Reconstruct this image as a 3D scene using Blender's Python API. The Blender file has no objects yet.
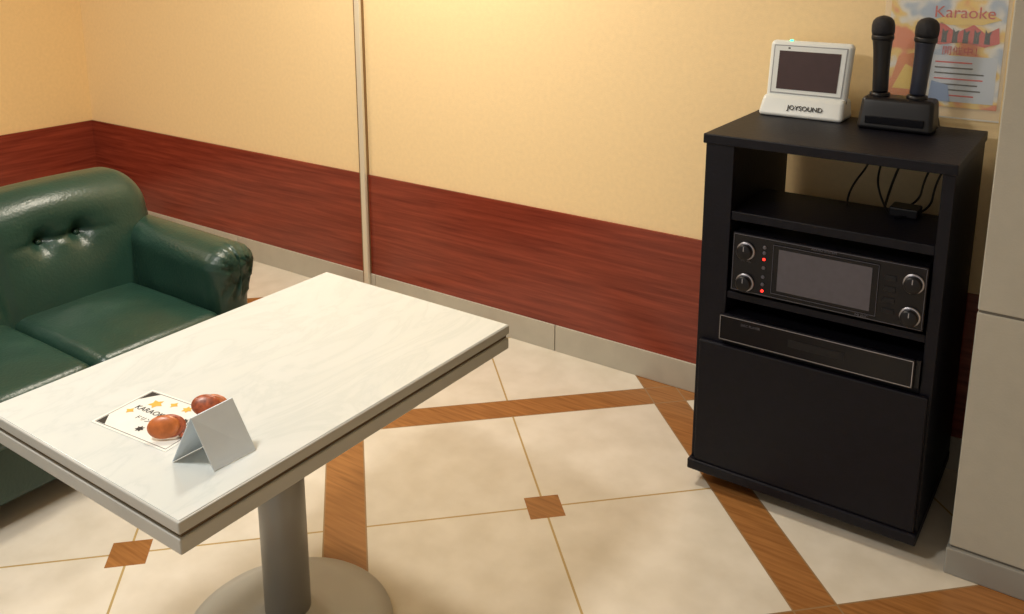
import bpy, bmesh, math, random
from mathutils import Matrix, Vector, Euler
random.seed(3)
S=bpy.context.scene
S.view_settings.view_transform='Standard'

def lin(c):
    return tuple(((x/255)/12.92 if x/255<=.04045 else ((x/255+.055)/1.055)**2.4) for x in c)
def newmat(name,rgb,rough=.5,metal=0,bump=0,bscale=200,var=0,vscale=5,emit=None,es=1,coat=0,alpha=1,trans=0,spec=.5):
    m=bpy.data.materials.new(name); m.use_nodes=True; nt=m.node_tree; b=nt.nodes['Principled BSDF']
    c=lin(rgb); b.inputs['Base Color'].default_value=(*c,1); b.inputs['Roughness'].default_value=rough
    b.inputs['Metallic'].default_value=metal; b.inputs['Coat Weight'].default_value=coat; b.inputs['Alpha'].default_value=alpha
    b.inputs['Transmission Weight'].default_value=trans; b.inputs['Specular IOR Level'].default_value=spec
    geo=nt.nodes.new('ShaderNodeNewGeometry')
    if emit: b.inputs['Emission Color'].default_value=(*lin(emit),1); b.inputs['Emission Strength'].default_value=es
    if var:
        n=nt.nodes.new('ShaderNodeTexNoise'); n.inputs['Scale'].default_value=vscale; n.inputs['Detail'].default_value=5
        nt.links.new(geo.outputs['Position'],n.inputs['Vector'])
        r=nt.nodes.new('ShaderNodeValToRGB'); r.color_ramp.elements[0].position=.3; r.color_ramp.elements[1].position=.7
        r.color_ramp.elements[0].color=(*[x*(1-var) for x in c],1); r.color_ramp.elements[1].color=(*[min(1,x*(1+var)) for x in c],1)
        nt.links.new(n.outputs['Fac'],r.inputs['Fac']); nt.links.new(r.outputs['Color'],b.inputs['Base Color'])
    if bump:
        n=nt.nodes.new('ShaderNodeTexNoise'); n.inputs['Scale'].default_value=bscale; n.inputs['Detail'].default_value=3
        nt.links.new(geo.outputs['Position'],n.inputs['Vector'])
        bp=nt.nodes.new('ShaderNodeBump'); bp.inputs['Strength'].default_value=bump; bp.inputs['Distance'].default_value=.003
        nt.links.new(n.outputs['Fac'],bp.inputs['Height']); nt.links.new(bp.outputs['Normal'],b.inputs['Normal'])
    return m

def addobj(name,me,mat=None,parent=None,smooth=False):
    o=bpy.data.objects.new(name,me); bpy.context.collection.objects.link(o)
    if mat: me.materials.append(mat)
    if smooth and hasattr(me,'polygons'):
        for p in me.polygons: p.use_smooth=True
    if parent: o.parent=parent
    return o
def empty(name,loc=(0,0,0)):
    o=bpy.data.objects.new(name,None); bpy.context.collection.objects.link(o); o.empty_display_size=.1; return o
def box(name,lo,hi,mat,parent=None,bev=0.0,seg=2):
    bm=bmesh.new(); bmesh.ops.create_cube(bm,size=1)
    for v in bm.verts: v.co=Vector([lo[i]+(v.co[i]+.5)*(hi[i]-lo[i]) for i in range(3)])
    if bev: bmesh.ops.bevel(bm,geom=bm.edges[:],offset=bev,segments=seg,affect='EDGES',profile=.5)
    me=bpy.data.meshes.new(name); bm.to_mesh(me); bm.free(); return addobj(name,me,mat,parent)
def rbox(name,lo,hi,r,mat,parent=None,n=(8,8,8),deform=None,k=5):
    ax=[]
    for i in range(3):
        t=[r*math.tan(math.radians(45*j/k)) for j in range(1,k+1)]
        a=[lo[i]+r-x for x in reversed(t)]; b=[hi[i]-r+x for x in t]
        L=hi[i]-lo[i]-2*r
        ax.append(a+[lo[i]+r+L*j/n[i] for j in range(n[i]+1)]+b)
    bm=bmesh.new(); D={}
    def V(i,j,l):
        if (i,j,l) in D: return D[(i,j,l)]
        p=[ax[0][i],ax[1][j],ax[2][l]]; q=[min(max(p[a],lo[a]+r),hi[a]-r) for a in range(3)]
        d=Vector(p)-Vector(q)
        if d.length>1e-9: d=d.normalized()*r
        c=Vector(q)+d
        if deform: c=Vector(deform(c.x,c.y,c.z))
        D[(i,j,l)]=bm.verts.new(c); return D[(i,j,l)]
    N=[len(a)-1 for a in ax]
    for a in range(3):
        b,c=[(1,2),(0,2),(0,1)][a]
        for s in (0,N[a]):
            for i in range(N[b]):
                for j in range(N[c]):
                    f=[]
                    for di,dj in ((0,0),(1,0),(1,1),(0,1)):
                        key=[0,0,0]; key[a]=s; key[b]=i+di; key[c]=j+dj; f.append(V(*key))
                    bm.faces.new(f)
    bmesh.ops.recalc_face_normals(bm,faces=bm.faces[:])
    me=bpy.data.meshes.new(name); bm.to_mesh(me); bm.free(); return addobj(name,me,mat,parent,True)
def lathe(name,prof,mat,parent=None,seg=32,M=None):
    bm=bmesh.new(); rings=[]
    for r,z in prof:
        rings.append([bm.verts.new((r*math.cos(2*math.pi*i/seg),r*math.sin(2*math.pi*i/seg),z)) for i in range(seg)])
    for a,b in zip(rings,rings[1:]):
        for i in range(seg): bm.faces.new((a[i],a[(i+1)%seg],b[(i+1)%seg],b[i]))
    bm.faces.new(rings[0][::-1]); bm.faces.new(rings[-1])
    if M: bm.transform(M)
    bmesh.ops.recalc_face_normals(bm,faces=bm.faces[:])
    me=bpy.data.meshes.new(name); bm.to_mesh(me); bm.free(); o=addobj(name,me,mat,parent,True)
    return o
def poly(name,pts,mat,parent=None):
    me=bpy.data.meshes.new(name); me.from_pydata([tuple(p) for p in pts],[],[tuple(range(len(pts)))]); return addobj(name,me,mat,parent)
def text(name,body,size,M,mat,parent=None,ext=.0002,align='CENTER'):
    t=bpy.data.curves.new(name,'FONT'); t.body=body; t.size=size; t.extrude=ext; t.align_x=align; t.align_y='CENTER'; t.materials.append(mat)
    o=bpy.data.objects.new(name,t); bpy.context.collection.objects.link(o); o.matrix_world=M
    if parent: o.parent=parent
    return o
def cable(name,pts,r,mat,parent=None):
    c=bpy.data.curves.new(name,'CURVE'); c.dimensions='3D'; c.bevel_depth=r; c.bevel_resolution=3
    s=c.splines.new('NURBS'); s.points.add(len(pts)-1)
    for p,q in zip(s.points,pts): p.co=(*q,1)
    s.use_endpoint_u=True; s.order_u=3; c.materials.append(mat)
    o=bpy.data.objects.new(name,c); bpy.context.collection.objects.link(o)
    if parent: o.parent=parent
    return o
RY=Matrix.Rotation(math.radians(90),4,'X')   # XY plane -> faces -Y
def front(x,y,z): return Matrix.Translation((x,y,z))@RY

# ------------------------------------------------ materials
def floor_mat():
    m=bpy.data.materials.new('tile_floor'); m.use_nodes=True; nt=m.node_tree; N=nt.nodes; L=nt.links; b=N['Principled BSDF']
    geo=N.new('ShaderNodeNewGeometry'); sp=N.new('ShaderNodeSeparateXYZ'); L.new(geo.outputs['Position'],sp.inputs[0])
    def M(op,a,bv=None,cv=None):
        n=N.new('ShaderNodeMath'); n.operation=op
        for i,x in enumerate((a,bv,cv)):
            if x is None: continue
            if isinstance(x,(int,float)): n.inputs[i].default_value=x
            else: L.new(x,n.inputs[i])
        return n.outputs[0]
    T=1.51
    u=M('ADD',sp.outputs[0],sp.outputs[1]); v=M('SUBTRACT',sp.outputs[0],sp.outputs[1])
    def per(x,c): # distance to the nearest line centre
        return M('ABSOLUTE',M('SUBTRACT',M('FRACT',M('ADD',M('DIVIDE',M('SUBTRACT',x,c),T),20.5)),.5))
    su=per(u,1.913); sv=per(v,3.584); gu=per(u,1.913+T/2); gv=per(v,3.584+T/2)
    strip=M('MAXIMUM',M('LESS_THAN',su,.050),M('LESS_THAN',sv,.048))
    ins=M('LESS_THAN',M('MAXIMUM',gu,gv),.045)
    wood=M('MAXIMUM',strip,ins)
    gr=M('MAXIMUM',M('LESS_THAN',gu,.0028),M('LESS_THAN',gv,.0028))
    e1=M('LESS_THAN',M('ABSOLUTE',M('SUBTRACT',su,.051)),.002); e2=M('LESS_THAN',M('ABSOLUTE',M('SUBTRACT',sv,.049)),.002)
    edge=M('MAXIMUM',e1,e2)
    n=N.new('ShaderNodeTexNoise'); n.inputs['Scale'].default_value=9; n.inputs['Detail'].default_value=8; L.new(geo.outputs['Position'],n.inputs['Vector'])
    r=N.new('ShaderNodeValToRGB'); r.color_ramp.elements[0].position=.35; r.color_ramp.elements[1].position=.65
    r.color_ramp.elements[0].color=(*lin((213,205,190)),1); r.color_ramp.elements[1].color=(*lin((224,217,204)),1); L.new(n.outputs['Fac'],r.inputs['Fac'])
    mp=N.new('ShaderNodeMapping'); mp.inputs['Rotation'].default_value=(0,0,math.radians(-45)); mp.inputs['Scale'].default_value=(3,45,1); L.new(geo.outputs['Position'],mp.inputs['Vector'])
    n2=N.new('ShaderNodeTexNoise'); n2.inputs['Scale'].default_value=2; n2.inputs['Detail'].default_value=5; L.new(mp.outputs[0],n2.inputs['Vector'])
    r2=N.new('ShaderNodeValToRGB'); r2.color_ramp.elements[0].position=.3; r2.color_ramp.elements[1].position=.7
    r2.color_ramp.elements[0].color=(*lin((138,92,50)),1); r2.color_ramp.elements[1].color=(*lin((168,116,66)),1); L.new(n2.outputs['Fac'],r2.inputs['Fac'])
    def mix(f,a,c):
        x=N.new('ShaderNodeMix'); x.data_type='RGBA'; L.new(f,x.inputs[0])
        for i,q in ((6,a),(7,c)):
            if isinstance(q,tuple): x.inputs[i].default_value=(*q,1)
            else: L.new(q,x.inputs[i])
        return x.outputs[2]
    c=mix(gr,r.outputs[0],lin((180,155,105))); c=mix(wood,c,r2.outputs[0]); c=mix(edge,c,lin((150,120,85)))
    L.new(c,b.inputs['Base Color']); b.inputs['Roughness'].default_value=.27
    bm_=N.new('ShaderNodeBump'); bm_.inputs['Strength'].default_value=.12; bm_.inputs['Distance'].default_value=.003; L.new(n.outputs['Fac'],bm_.inputs['Height']); L.new(bm_.outputs[0],b.inputs['Normal'])
    return m
def wood_mat(name,dark,light,scale=(1.2,1,30),rough=.35):
    m=bpy.data.materials.new(name); m.use_nodes=True; nt=m.node_tree; N=nt.nodes; L=nt.links; b=N['Principled BSDF']
    geo=N.new('ShaderNodeNewGeometry'); mp=N.new('ShaderNodeMapping'); mp.inputs['Scale'].default_value=scale; L.new(geo.outputs['Position'],mp.inputs['Vector'])
    n=N.new('ShaderNodeTexNoise'); n.inputs['Scale'].default_value=2.2; n.inputs['Detail'].default_value=9; n.inputs['Roughness'].default_value=.65; n.inputs['Distortion'].default_value=.4
    L.new(mp.outputs[0],n.inputs['Vector'])
    r=N.new('ShaderNodeValToRGB'); r.color_ramp.elements[0].position=.33; r.color_ramp.elements[1].position=.68
    r.color_ramp.elements[0].color=(*lin(dark),1); r.color_ramp.elements[1].color=(*lin(light),1)
    L.new(n.outputs['Fac'],r.inputs['Fac']); L.new(r.outputs[0],b.inputs['Base Color']); b.inputs['Roughness'].default_value=rough
    return m
def marble_mat():
    m=bpy.data.materials.new('white_marble'); m.use_nodes=True; nt=m.node_tree; N=nt.nodes; L=nt.links; b=N['Principled BSDF']
    geo=N.new('ShaderNodeNewGeometry')
    n=N.new('ShaderNodeTexNoise'); n.inputs['Scale'].default_value=3.6; n.inputs['Detail'].default_value=10; n.inputs['Distortion'].default_value=.9; n.inputs['Roughness'].default_value=.6
    mp=N.new('ShaderNodeMapping'); mp.inputs['Rotation'].default_value=(0,0,.6); mp.inputs['Scale'].default_value=(2.2,.8,1); L.new(geo.outputs['Position'],mp.inputs['Vector']); L.new(mp.outputs[0],n.inputs['Vector'])
    r=N.new('ShaderNodeValToRGB'); E=r.color_ramp.elements; E[0].position=.40; E[0].color=(*lin((205,211,210)),1); E[1].position=.62; E[1].color=(*lin((208,213,213)),1)
    e=E.new(.5); e.color=(*lin((198,205,205)),1); e=E.new(.47); e.color=(*lin((203,209,209)),1); e=E.new(.53); e.color=(*lin((204,210,210)),1)
    L.new(n.outputs['Fac'],r.inputs['Fac']); L.new(r.outputs[0],b.inputs['Base Color']); b.inputs['Roughness'].default_value=.16
    return m
def poster_mat():
    m=bpy.data.materials.new('printed_poster'); m.use_nodes=True; nt=m.node_tree; N=nt.nodes; L=nt.links; b=N['Principled BSDF']
    geo=N.new('ShaderNodeNewGeometry'); n=N.new('ShaderNodeTexNoise'); n.inputs['Scale'].default_value=11; n.inputs['Detail'].default_value=2; L.new(geo.outputs['Position'],n.inputs['Vector'])
    r=N.new('ShaderNodeValToRGB'); E=r.color_ramp.elements; r.color_ramp.interpolation='EASE'
    E[0].position=.38; E[0].color=(*lin((232,130,66)),1); E[1].position=.62; E[1].color=(*lin((170,190,215)),1)
    e=E.new(.45); e.color=(*lin((244,208,100)),1); e=E.new(.52); e.color=(*lin((236,234,226)),1)
    L.new(n.outputs['Fac'],r.inputs['Fac']); L.new(r.outputs[0],b.inputs['Base Color']); b.inputs['Roughness'].default_value=.5
    return m
wallm=newmat('cream_wallpaper',(246,219,170),.7,bump=.25,bscale=260,var=.03,vscale=60)
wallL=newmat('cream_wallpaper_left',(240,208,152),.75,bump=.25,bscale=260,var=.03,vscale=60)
ceilm=newmat('ceiling_white',(225,218,205),.9,bump=.2,bscale=120)
wains=wood_mat('mahogany_panel',(106,38,26),(150,66,46),scale=(1.0,1,24),rough=.27)
basem=newmat('baseboard_grey',(184,178,164),.5,var=.05,vscale=14)
leather=newmat('green_leather',(33,62,52),.33,bump=.35,bscale=110,var=.12,vscale=9)
marble=marble_mat()
edgem=newmat('table_edge_laminate',(190,192,188),.35,var=.03,vscale=12)
groove=newmat('table_edge_brown_strip',(112,94,70),.4,metal=.3)
pedm=newmat('table_pedestal_metal',(150,150,146),.4,metal=.3)
pedb=newmat('table_base_enamel',(190,190,185),.4,var=.04,vscale=10)
blk=newmat('black_woodgrain_laminate',(9,9,21),.5,bump=.3,bscale=90,var=.2,vscale=30,spec=.28)
blk2=newmat('black_plastic',(10,10,17),.38,var=.1,vscale=20,spec=.4)
fascia=newmat('glossy_black_fascia',(8,8,16),.22,spec=.35)
silver=newmat('silver_trim',(175,175,185),.3,metal=.9)
dsilver=newmat('dim_silver_line',(100,100,112),.4,metal=.5)
lcdm=newmat('lcd_grey',(84,82,92),.25,var=.05,vscale=60)
red=newmat('red_led',(255,40,30),.4,emit=(255,40,30),es=4)
green=newmat('green_led',(60,255,150),.4,emit=(60,255,160),es=3)
whitep=newmat('white_plastic',(214,220,222),.35,var=.02,vscale=10)
greyp=newmat('grey_plastic',(140,143,148),.4)
scrm=newmat('tablet_screen',(66,48,48),.2,var=.06,vscale=40)
inkb=newmat('black_ink',(30,28,28),.6)
inkr=newmat('red_ink',(205,50,40),.6)
gold=newmat('gold_ink',(214,168,70),.5)
paper=newmat('white_paper',(218,220,216),.6,var=.03,vscale=40)
cardm=newmat('pale_blue_card',(222,234,244),.55,var=.02,vscale=30)
amber=newmat('varnished_wood_orange',(186,104,52),.35,var=.25,vscale=60)
amber2=newmat('varnished_wood_red',(156,80,50),.35,var=.45,vscale=120)
micb=newmat('microphone_black',(18,19,25),.4)
micg=newmat('microphone_grille',(32,33,40),.5,metal=.4,bump=.9,bscale=500)
micblue=newmat('microphone_slate_body',(34,40,58),.35)
pillm=newmat('pillar_paint',(180,178,168),.6,bump=.15,bscale=180,var=.03,vscale=20)
pilld=newmat('pillar_seam',(100,98,92),.7)
steel=newmat('painted_metal_strip',(224,216,196),.3,metal=.15)
steeld=newmat('bronze_strip_edge',(138,112,78),.4,metal=.4)
sleeve=newmat('clear_plastic_sleeve',(240,245,250),.12,alpha=.12)

# ------------------------------------------------ room
box('floor',(-.2,-5,-.1),(6.5,.1,0),floor_mat())
box('wall_back',(-.1,0,0),(6.5,.1,2.5),wallm)
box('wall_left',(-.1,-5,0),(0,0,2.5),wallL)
box('wall_right',(6.4,-5,0),(6.5,0,2.5),wallm)
box('ceiling',(-.1,-5,2.5),(6.5,.1,2.6),ceilm)
ZB,ZS=.542,.103
box('trim_2',(.008,-.008,ZS),(6.4,0,ZB),wains); box('trim_3',(0,-5,ZS),(.008,0,ZB),wains)
bb=empty('baseboard_back')
xs=[.012,1.2,2.11,3.02,3.93,4.84,6.4]
for i,(a,b) in enumerate(zip(xs,xs[1:])): box('board_%d'%(i+1),(a+.0015,-.014,0),(b-.0015,0,ZS),basem,bb,.002)
box('baseboard_left',(0,-5,0),(.012,0,ZS),basem,None,.002)
# vertical metal joint strip
tp=empty('trim_1')
box('strip_face',(2.060,-.032,.0),(2.086,-.016,2.5),steel,tp,.003); box('strip_edge',(2.053,-.028,.0),(2.060,0.0,2.5),steeld,tp); box('strip_back',(2.060,-.016,0),(2.084,0,2.5),steeld,tp)
# pillar on the right
pl=empty('wall_pillar'); qx=4.447
box('lower_panel',(qx,-.493,.075),(4.97,0,.677),pillm,pl,.003); box('upper_panel',(qx,-.493,.683),(4.97,0,2.5),pillm,pl,.003)
box('seam',(qx+.003,-.490,.676),(4.967,0,.684),pilld,pl); box('plinth',(qx-.005,-.50,0),(4.975,0,.07),newmat('pillar_plinth',(150,150,146),.5),pl,.003); box('plinth_seam',(qx+.003,-.49,.069),(4.967,0,.076),pilld,pl)

# ------------------------------------------------ sofa (faces +X)
sf=empty('leather_sofa'); Y0,Y1=-1.035,-2.295; W=(Y0-Y1)/3; BZ=.578
cent=[Y0-W*(i+.5) for i in range(3)]
def backdef(x,y,z):
    t=max(0,(z-.3)/.45)
    fx=x-.12*t
    if x>1.84:
        for c in cent:
            for b in (c-.062,c+.062):
                d2=((y-b)**2+(z-BZ)**2); fx-=.035*math.exp(-d2/.0009)+.018*math.exp(-d2/.007)
        d=abs(z-BZ); near=min(abs(y-c) for c in cent)
        if near<.19: fx-=.014*math.exp(-(d/.011)**2)*(1-near/.19)
        s=min(abs(y-(Y0-W*i)) for i in (1,2)); fx-=.012*math.exp(-(s/.014)**2)
        fx+=.014*math.cos((near)/(W/2)*math.pi/2)
    e=min(abs(y+.893),abs(y+2.437))
    zz=z-.030*max(0,1-e/.12)**2*t + .006*math.sin(y*9)*t
    return (fx,y,zz)
rbox('backrest',(1.78,-2.437,.2),(2.02,-.893,.737),.1,leather,sf,n=(5,130,40),deform=backdef,k=6)
for i,c in enumerate(cent):
    def cd(x,y,z,c=c):
        u=(x-2.19)/.25; v=(y-c)/(W/2); q=max(0,1-u*u)*max(0,1-v*v)
        if z>.33: z+=.020*q+.003*math.sin(x*37+c*5)*math.sin(y*23)*q
        if x>2.35: x+=.012*max(0,1-v*v)
        return (x,y,z)
    rbox('seat_cushion_%d'%(i+1),(1.9,c-W/2+.002,.24),(2.45,c+W/2-.002,.383),.038,leather,sf,n=(16,14,5),deform=cd)
rbox('seat_base',(1.80,-2.33,.07),(2.41,-1.0,.26),.02,leather,sf,n=(4,8,3))
def armdef(side):
    yc=-.955 if side>0 else -2.375
    def f(x,y,z):
        t=max(0,min(1,(z-.36)/.14)); t=t*t*(3-2*t)
        g=max(0,min(1,(x-1.8)/.6))
        w=1+ .28*t*g
        y2=yc+(y-yc)*w + side*.012*t
        z2=z+ (.015*(1-g))*t
        if x>2.40 and z>.40:   # pleated roll front
            a=math.atan2(z-.49,y-yc); rr=math.hypot(z-.49,y-yc)
            x+= .010*math.cos(a*16)*min(1,rr/.04)
        elif z>.42 and x>2.33:
            a=math.atan2(z-.49,y-yc); k=(x-2.33)/.07; z2+=.004*math.cos(a*16)*k
        x+=.012*t*g
        return (x,y2,z2)
    return f
rbox('arm_right',(1.74,-1.035,.06),(2.415,-.885,.560),.072,leather,sf,n=(24,10,22),deform=armdef(1),k=7)
rbox('arm_left',(1.74,-2.445,.06),(2.415,-2.295,.560),.072,leather,sf,n=(24,10,22),deform=armdef(-1),k=7)
for i,(x,y) in enumerate([(1.82,-.96),(2.36,-.96),(1.82,-2.37),(2.36,-2.37)]):
    lathe('foot_%d'%(i+1),[(.018,0),(.024,.07)],blk2,sf,20,Matrix.Translation((x,y,0)))
for i,c in enumerate(cent):
    for j,b in enumerate((c-.062,c+.062)):
        lathe('button_%d_%d'%(i+1,j+1),[(.001,0.008),(.007,.006),(.011,.001),(.011,-.004)],leather,sf,16,Matrix.Translation((1.906,b,BZ-.002))@Matrix.Rotation(math.radians(82),4,'Y'))

# ------------------------------------------------ table
tb=empty('marble_table'); x0,x1,y0,y1=2.985,3.575,-1.972,-1.103
box('top_slab',(x0,y0,.626),(x1,y1,.648),edgem,tb,.003,3)
box('marble_surface',(x0+.003,y0+.003,.640),(x1-.003,y1-.003,.6492),marble,tb,.0008)
box('edge_strip',(x0+.006,y0+.006,.617),(x1-.006,y1-.006,.627),groove,tb)
box('lower_slab',(x0+.001,y0+.001,.590),(x1-.001,y1-.001,.618),edgem,tb,.003,3)
xc,yc=(x0+x1)/2,(y0+y1)/2
box('mount_plate',(xc-.18,yc-.18,.575),(xc+.18,yc+.18,.591),pedm,tb,.003)
lathe('column',[(.05,.03),(.05,.58)],pedm,tb,40,Matrix.Translation((xc,yc,0)))
lathe('base',[(.225,0),(.23,.006),(.228,.014),(.19,.026),(.10,.036),(.065,.05),(.055,.065)],pedb,tb,56,Matrix.Translation((xc,yc,0)))

# leaflet
lf=empty('menu_leaflet'); Z=.6494
C=[Vector((3.193,-1.885,Z)),Vector((3.180,-1.750,Z)),Vector((3.372,-1.730,Z)),Vector((3.392,-1.868,Z))]
def L2(u,v,h):
    a=C[0]+(C[3]-C[0])*u; b=C[1]+(C[2]-C[1])*u; p=a+(b-a)*v; return Vector((p.x,p.y,Z+h))
bm=bmesh.new(); vs=[bm.verts.new((c.x,c.y,Z)) for c in C]+[bm.verts.new((c.x,c.y,Z+.0006)) for c in C]
for f in ((3,2,1,0),(4,5,6,7),(0,1,5,4),(1,2,6,5),(2,3,7,6),(3,0,4,7)): bm.faces.new([vs[i] for i in f])
bmesh.ops.recalc_face_normals(bm,faces=bm.faces[:]); me=bpy.data.meshes.new('sheet'); bm.to_mesh(me); bm.free(); addobj('sheet',me,paper,lf)
h=.0008
def outl(pts,mat,name,w=.0012):
    for i,(a,b) in enumerate(zip(pts,pts[1:])):
        d=(b-a).normalized(); n=Vector((-d.y,d.x,0))*w; poly('%s_%d'%(name,i),[a-n,b-n,b+n,a+n],mat,lf)
outl([L2(.03,.04,h),L2(.97,.04,h),L2(.97,.96,h),L2(.03,.96,h),L2(.03,.04,h)],inkb,'frame',.0006)
poly('corner_bl',[L2(.04,.05,h),L2(.15,.05,h),L2(.04,.24,h)],inkb,lf); poly('corner_tl',[L2(.04,.95,h),L2(.04,.72,h),L2(.16,.95,h)],inkb,lf)
poly('corner_tr',[L2(.96,.95,h),L2(.84,.95,h),L2(.96,.7,h)],inkb,lf)
def star(name,cu,cv,r,mat,n=5):
    pts=[]
    for i in range(2*n):
        a=math.pi*i/n; q=r if i%2==0 else r*.55
        pts.append(L2(cu+q*math.cos(a),cv+q*1.4*math.sin(a),h*1.3))
    poly(name,pts,mat,lf)
star('gold_1',.27,.74,.08,gold); star('gold_2',.62,.84,.06,gold,6); star('gold_3',.8,.3,.07,gold); star('gold_4',.44,.84,.05,gold,4); star('gold_5',.15,.45,.05,gold,4)
star('black_1',.5,.2,.05,inkb,7); star('black_2',.76,.62,.04,inkb,6)
Rz=Matrix.Rotation(math.radians(5),4,'Z')
text('leaflet_title','KARAOKE PARTY',.018,Matrix.Translation(L2(.5,.56,h*1.2))@Rz,inkb,lf)
text('leaflet_line','ドリンク MENU',.013,Matrix.Translation(L2(.52,.38,h*1.2))@Rz,inkb,lf)
# tent card
tc=empty('tent_card')
def slab(name,a,b,c,d,th,mat,parent):
    a,b,c,d=map(Vector,(a,b,c,d)); n=(b-a).cross(d-a).normalized()*th
    bm=bmesh.new(); v=[bm.verts.new(p) for p in (a,b,c,d)]+[bm.verts.new(p+n) for p in (a,b,c,d)]
    for f in ((0,1,2,3),(7,6,5,4),(0,4,5,1),(1,5,6,2),(2,6,7,3),(3,7,4,0)): bm.faces.new([v[i] for i in f])
    bmesh.ops.recalc_face_normals(bm,faces=bm.faces[:]); me=bpy.data.meshes.new(name); bm.to_mesh(me); bm.free(); return addobj(name,me,mat,parent)
zt=.6505; R0=(3.472,-1.868,zt+.088); R1=(3.472,-1.785,zt+.088)
slab('front_panel',(3.509,-1.858,zt),(3.514,-1.776,zt),R1,R0,.0012,cardm,tc)
slab('rear_panel',(3.430,-1.880,zt),(3.432,-1.795,zt),R1,R0,-.0012,cardm,tc)
# castanets
ca=empty('castanets')
def shell(name,c,rot,mat):
    M=Matrix.Translation(c)@Euler([math.radians(a) for a in rot]).to_matrix().to_4x4()
    prof=[(.001,.0065),(.012,.006),(.020,.004),(.0245,.001),(.0245,-.001),(.020,-.002),(.010,0),(.001,.001)]
    return lathe(name,prof,mat,ca,28,M@Matrix.Diagonal((1.15,.82,1,1)))
shell('shell_1',(3.352,-1.842,.671),(58,0,40),amber); shell('shell_2',(3.358,-1.834,.671),(-125,0,40),amber2)
shell('shell_3',(3.352,-1.752,.671),(50,10,35),amber2); shell('shell_4',(3.360,-1.745,.671),(-130,0,35),amber)
rbox('handle',(3.366,-1.828,.6505),(3.386,-1.745,.662),.0055,amber2,ca,n=(2,8,2))

# ------------------------------------------------ AV rack cabinet
cb=empty('audio_rack_cabinet'); cx0,cx1,cyf,cyb,ch=3.775,4.373,-.488,-.042,1.012; il,ir=3.852,4.345
box('top_board',(cx0-.006,cyf-.008,ch-.026),(cx1+.004,cyb,ch),blk,cb,.003)
box('side_left',(cx0,cyf,.06),(il,cyb,ch-.026),blk,cb,.002); box('side_right',(ir,cyf,.06),(cx1,cyb,ch-.026),blk,cb,.002)
box('shelf',(il,cyf+.004,.788),(ir,-.22,.812),blk,cb,.002)
box('back_panel',(il,cyb-.012,.06),(ir,cyb,.60),blk,cb)
box('mid_shelf',(il,cyf+.004,.57),(ir,cyb-.012,.59),blk,cb,.002)
box('lower_shelf',(il,cyf+.004,.432),(ir,cyb-.012,.452),blk,cb,.002)
box('door_panel',(cx0+.012,cyf-.014,.075),(cx1-.006,cyf,.44),blk,cb,.004)
box('plinth',(cx0-.004,cyf-.02,.045),(cx1+.002,cyb,.075),blk,cb,.004)
for i,(x,y) in enumerate([(3.83,-.42),(4.32,-.42),(3.83,-.1),(4.32,-.1)]):
    lathe('caster_%d'%(i+1),[(.008,-.012),(.022,-.012),(.0225,0),(.022,.012),(.008,.012)],blk2,cb,24,Matrix.Translation((x,y,.0226))@Matrix.Rotation(math.pi/2,4,'Y')); box('caster_fork_%d'%(i+1),(x-.016,y-.01,.03),(x+.016,y+.01,.048),blk2,cb,.002)
# amplifier
am=empty('karaoke_amplifier'); yf=cyf-.012; ax0,ax1,az0,az1=3.866,4.340,.602,.762
box('chassis',(ax0+.004,yf+.008,az0+.003),(ax1-.004,-.12,az1-.003),blk2,am)
box('fascia',(ax0,yf,az0),(ax1,yf+.01,az1),fascia,am,.003)
def outline(pref,x0,x1,z0,z1,y,t,mat,par):
    box(pref+'_top',(x0,y-.001,z1-t),(x1,y,z1),mat,par); box(pref+'_bottom',(x0,y-.001,z0),(x1,y,z0+t),mat,par)
    box(pref+'_l',(x0,y-.001,z0),(x0+t,y,z1),mat,par); box(pref+'_r',(x1-t,y-.001,z0),(x1,y,z1),mat,par)
outline('rim',ax0+.003,ax1-.003,az0+.003,az1-.003,yf,.0013,dsilver,am)
box('display_bezel',(3.975,yf-.003,.617),(4.232,yf,.748),fascia,am,.002); box('display',(3.99,yf-.0045,.627),(4.217,yf-.002,.738),lcdm,am)
outline('bezel_line',3.975,4.232,.617,.748,yf-.003,.001,dsilver,am)
for i,(x,z) in enumerate([(3.903,.716),(3.905,.630),(4.310,.717),(4.309,.634)]):
    Mk=Matrix.Translation((x,yf,z))@Matrix.Rotation(math.pi/2,4,'X')
    lathe('knob_ring_%d'%(i+1),[(.024,0),(.024,.003),(.022,.004)],silver,am,36,Mk)
    lathe('knob_cap_%d'%(i+1),[(.0205,.003),(.020,.018),(.017,.020)],blk2,am,36,Mk)
    box('knob_mark_%d'%(i+1),(x-.001,yf-.0212,z+.004),(x+.001,yf-.0198,z+.016),silver,am)
for i,z in enumerate((.703,.617)): lathe('led_%d'%(i+1),[(.0035,0),(.0035,.002)],red,am,16,Matrix.Translation((3.952,yf,z))@Matrix.Rotation(math.pi/2,4,'X'))
for i,z in enumerate((.735,.72,.68,.655,.635)): lathe('button_%d'%(i+1),[(.0045,0),(.0045,.0025),(.003,.003)],dsilver,am,16,Matrix.Translation((3.952,yf,z))@Matrix.Rotation(math.pi/2,4,'X'))
for i in range(4): box('side_button_%d'%(i+1),(4.245,yf-.002,.63+.028*i),(4.272,yf,.642+.028*i),blk2,am,.001)
text('amp_label','AUDIO SYSTEM',.009,front(4.10,yf-.001,.7555),dsilver,am); text('amp_label_2','MUSIC',.011,front(4.2,yf-.001,.6095),dsilver,am)
for k,z in enumerate((.685,.600)): text('knob_text_%d'%k,'MIC  VOL',.006,front(3.905,yf-.001,z+.004),dsilver,am)
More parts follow.
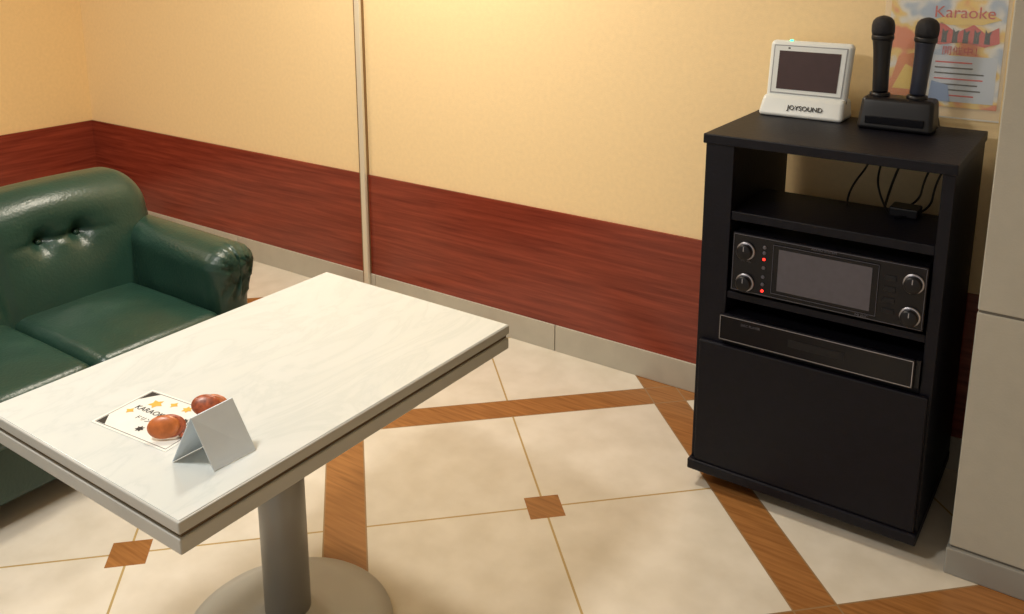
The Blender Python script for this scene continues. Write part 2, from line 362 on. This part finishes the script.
# slim player
pr=empty('disc_player'); px0,px1,pz0,pz1=3.842,4.333,.456,.532; py=cyf-.02
box('chassis',(il+.002,py+.01,pz0+.002),(ir-.002,-.12,pz1-.004),blk2,pr); box('fascia',(px0,py,pz0),(px1,py+.012,pz1),fascia,pr,.004)
outline('rim',px0+.004,px1-.004,pz0+.004,pz1-.004,py,.0016,silver,pr)
text('player_label','DISC PLAYER',.009,front(3.93,py-.001,.513),dsilver,pr); box('display_slot',(4.03,py-.0012,.485),(4.17,py,.505),blk2,pr)
# cables in open shelf
wb=empty('audio_cables')
cable('cable_1',[(4.10,-.03,1.03),(4.08,-.02,.97),(4.10,-.06,.90),(4.07,-.20,.835),(4.09,-.27,.8165)],.003,blk2,wb)
cable('cable_2',[(4.12,-.03,1.03),(4.15,-.02,.96),(4.12,-.06,.90),(4.14,-.18,.84),(4.20,-.29,.8165)],.003,blk2,wb)
cable('cable_3',[(4.20,-.03,1.03),(4.20,-.02,.95),(4.16,-.05,.88),(4.18,-.25,.822)],.0035,blk2,wb)
cable('cable_4',[(4.25,-.03,1.03),(4.27,-.03,.95),(4.24,-.08,.87),(4.26,-.24,.835),(4.2,-.29,.8165)],.003,blk2,wb)
cable('cable_5',[(4.31,-.03,1.0),(4.30,-.03,.93),(4.27,-.08,.87),(4.29,-.26,.818),(4.22,-.32,.8165)],.003,blk2,wb)
box('power_adapter',(4.20,-.30,.8125),(4.27,-.24,.838),blk2,wb,.004)

# ------------------------------------------------ tablet remote on dock
td=empty('remote_tablet'); tcx=3.913
def tabdef(x,y,z):
    t=(z-1.03)/.19; return (tcx+(x-tcx)*(.97+.035*t),y+.035*t,z)
rbox('body',(3.796,-.125,1.03),(4.03,-.095,1.222),.014,whitep,td,n=(8,3,8),deform=tabdef)
def tface(name,xa,xb,za,zb,off,mat):
    ps=[]
    for x,z in ((xa,za),(xb,za),(xb,zb),(xa,zb)):
        a=tabdef(x,-.125-off,z); b=tabdef(x,-.124,z); ps.append((a,b))
    bm=bmesh.new(); v=[bm.verts.new(p[0]) for p in ps]+[bm.verts.new(p[1]) for p in ps]
    for f in ((0,1,2,3),(7,6,5,4),(0,4,5,1),(1,5,6,2),(2,6,7,3),(3,7,4,0)): bm.faces.new([v[i] for i in f])
    bmesh.ops.recalc_face_normals(bm,faces=bm.faces[:]); me=bpy.data.meshes.new(name); bm.to_mesh(me); bm.free(); return addobj(name,me,mat,td)
tface('bezel',3.809,4.016,1.073,1.210,.001,greyp); tface('bezel_face',3.812,4.013,1.076,1.207,.0015,whitep); tface('screen',3.826,4.000,1.086,1.194,.0025,scrm)
tface('camera_dot',3.850,3.856,1.2,1.204,.002,inkb)
lathe('led',[(.005,0),(.005,.004)],green,td,16,Matrix.Translation((3.853,-.078,1.221)))
def dockdef(x,y,z):
    t=(z-1.0125)/.06; return (tcx+(x-tcx)*(1-.05*t),y+(.03*t if y<-.12 else 0),z)
rbox('dock',(3.793,-.165,1.0125),(4.033,-.06,1.070),.012,whitep,td,n=(8,4,3),deform=dockdef)
text('dock_label','JOYSOUND',.019,Matrix.Translation((tcx+.012,-.1535,1.040))@Matrix.Rotation(math.radians(64),4,'X'),inkb,td,.001)

# ------------------------------------------------ microphones in charger
mc=empty('microphone_charger')
def chd(x,y,z):
    t=(z-1.0125)/.08; return (4.172+(x-4.172)*(1-.06*t),y+.02*t*(1 if y<-.15 else 0),z)
rbox('cradle',(4.078,-.205,1.0125),(4.268,-.105,1.098),.012,blk2,mc,n=(6,4,4),deform=chd)
box('status_strip',(4.10,-.2045,1.03),(4.245,-.198,1.05),fascia,mc,.001)
for i,(x,mat) in enumerate(((4.121,micb),(4.214,micblue))):
    lathe('cup_%d'%(i+1),[(.026,0),(.026,.014),(.022,.016)],blk2,mc,28,Matrix.Translation((x,-.15,1.092)))
    mi=empty('wireless_microphone' if i==0 else 'wireless_microphone.001')
    T=Matrix.Translation((x,-.15,1.109))@Matrix.Rotation(math.radians(-2 if i==0 else 3),4,'Y')
    lathe('body',[(.019,0),(.020,.004),(.0205,.06),(.0225,.11),(.025,.134),(.0265,.140)],mat,mi,32,T)
    lathe('collar',[(.0275,.138),(.0285,.142),(.0285,.148),(.0275,.151)],micb,mi,32,T)
    lathe('grille',[(.027,.151),(.029,.160),(.029,.176),(.026,.188),(.019,.196),(.009,.2005),(.001,.202)],micg,mi,32,T)

# ------------------------------------------------ poster
po=empty('wall_poster'); yp=-.003
box('sheet',(4.10,yp,1.06),(4.385,-.0015,1.47),poster_mat(),po)
box('text_block',(4.215,yp-.0006,1.075),(4.375,yp,1.20),newmat('poster_text_block',(205,215,228),.5),po)
for i in range(7): box('line_%d'%i,(4.225,yp-.0012,1.09+.015*i),(4.225+random.uniform(.09,.14),yp-.0006,1.094+.015*i),inkb if i%3 else inkr,po)
def wpoly(n,pts,mat,dy=.0015): poly(n,[(x,yp-dy,z) for x,z in pts],mat,po)
wpoly('orange_shape',[(4.105,1.075),(4.16,1.07),(4.20,1.10),(4.215,1.17),(4.18,1.205),(4.13,1.19)],newmat('orange_print',(232,138,50),.5))
wpoly('yellow_shape',[(4.12,1.10),(4.17,1.10),(4.19,1.15),(4.15,1.17)],newmat('yellow_print',(244,208,76),.5),.002)
wpoly('blue_shape',[(4.215,1.075),(4.27,1.075),(4.262,1.12),(4.22,1.13)],newmat('blue_print',(120,150,196),.5),.0022)
wpoly('red_splash',[(4.19,1.245),(4.23,1.228),(4.29,1.238),(4.34,1.226),(4.375,1.238),(4.37,1.280),(4.34,1.262),(4.31,1.285),(4.27,1.262),(4.23,1.290),(4.21,1.262)],newmat('red_print',(210,66,50),.5))
wpoly('yellow_stage',[(4.20,1.29),(4.25,1.282),(4.33,1.285),(4.375,1.30),(4.34,1.32),(4.25,1.31)],newmat('yellow_print_2',(240,208,100),.5))
for i in range(6):
    x=4.215+.026*i; wpoly('silhouette_%d'%i,[(x-.007,1.235),(x+.007,1.235),(x+.006,1.257),(x+.010,1.270),(x,1.264),(x-.006,1.274),(x-.006,1.255)],inkb,.0022)
text('title','Karaoke',.044,front(4.285,yp-.0025,1.315),newmat('orange_title',(200,58,44),.5),po)
text('title_2','カラオケ大会',.034,front(4.27,yp-.0025,1.372),inkr,po); text('title_3','開催中！',.026,front(4.29,yp-.0025,1.212),inkr,po)
sl=empty('poster_sleeve'); box('film',(4.085,-.008,1.03),(4.395,-.0073,1.49),sleeve,sl); box('film_weld',(4.085,-.0088,1.03),(4.395,-.008,1.034),newmat('sleeve_weld',(235,238,240),.2,alpha=.6),sl)

# ------------------------------------------------ lights
def lamp(name,loc,size,energy,col):
    e=empty(name)
    l=bpy.data.lights.new('light','AREA'); l.shape='DISK'; l.size=size; l.energy=energy; l.color=col
    o=bpy.data.objects.new('bulb',l); bpy.context.collection.objects.link(o); o.location=loc; o.parent=e
    lathe('housing',[(size/2,0),(size/2+.02,.0),(size/2+.02,.03),(size/2,.03)],ceilm,e,40,Matrix.Translation((loc[0],loc[1],2.468)))
lamp('ceiling_lamp',(2.55,-.6,2.46),.30,33,(1,.90,.74))
lamp('ceiling_lamp.001',(3.0,-2.4,2.46),.35,33,(1,.96,.89))
lamp('ceiling_lamp.002',(.9,-2.0,2.46),.35,17,(1,.90,.74))
w=bpy.data.worlds.new('world'); S.world=w; w.use_nodes=True; w.node_tree.nodes['Background'].inputs[0].default_value=(1,.95,.88,1); w.node_tree.nodes['Background'].inputs[1].default_value=.44

# ------------------------------------------------ camera
f,cy,p,r,yaw=896.04,141.5,.2193,-.0008,.6069
F=Vector((-math.sin(yaw)*math.cos(p),math.cos(yaw)*math.cos(p),-math.sin(p))); R=Vector((math.cos(yaw),math.sin(yaw),0)); D=F.cross(R)
cam=bpy.data.cameras.new('camera'); co=bpy.data.objects.new('camera',cam); bpy.context.collection.objects.link(co)
co.matrix_world=Matrix(((R.x,-D.x,-F.x,4.6643),(R.y,-D.y,-F.y,-2.6624),(R.z,-D.z,-F.z,1.5),(0,0,0,1)))
cam.lens=36*f/1024; cam.shift_y=-(307-cy)/1024; cam.clip_start=.05; S.camera=co
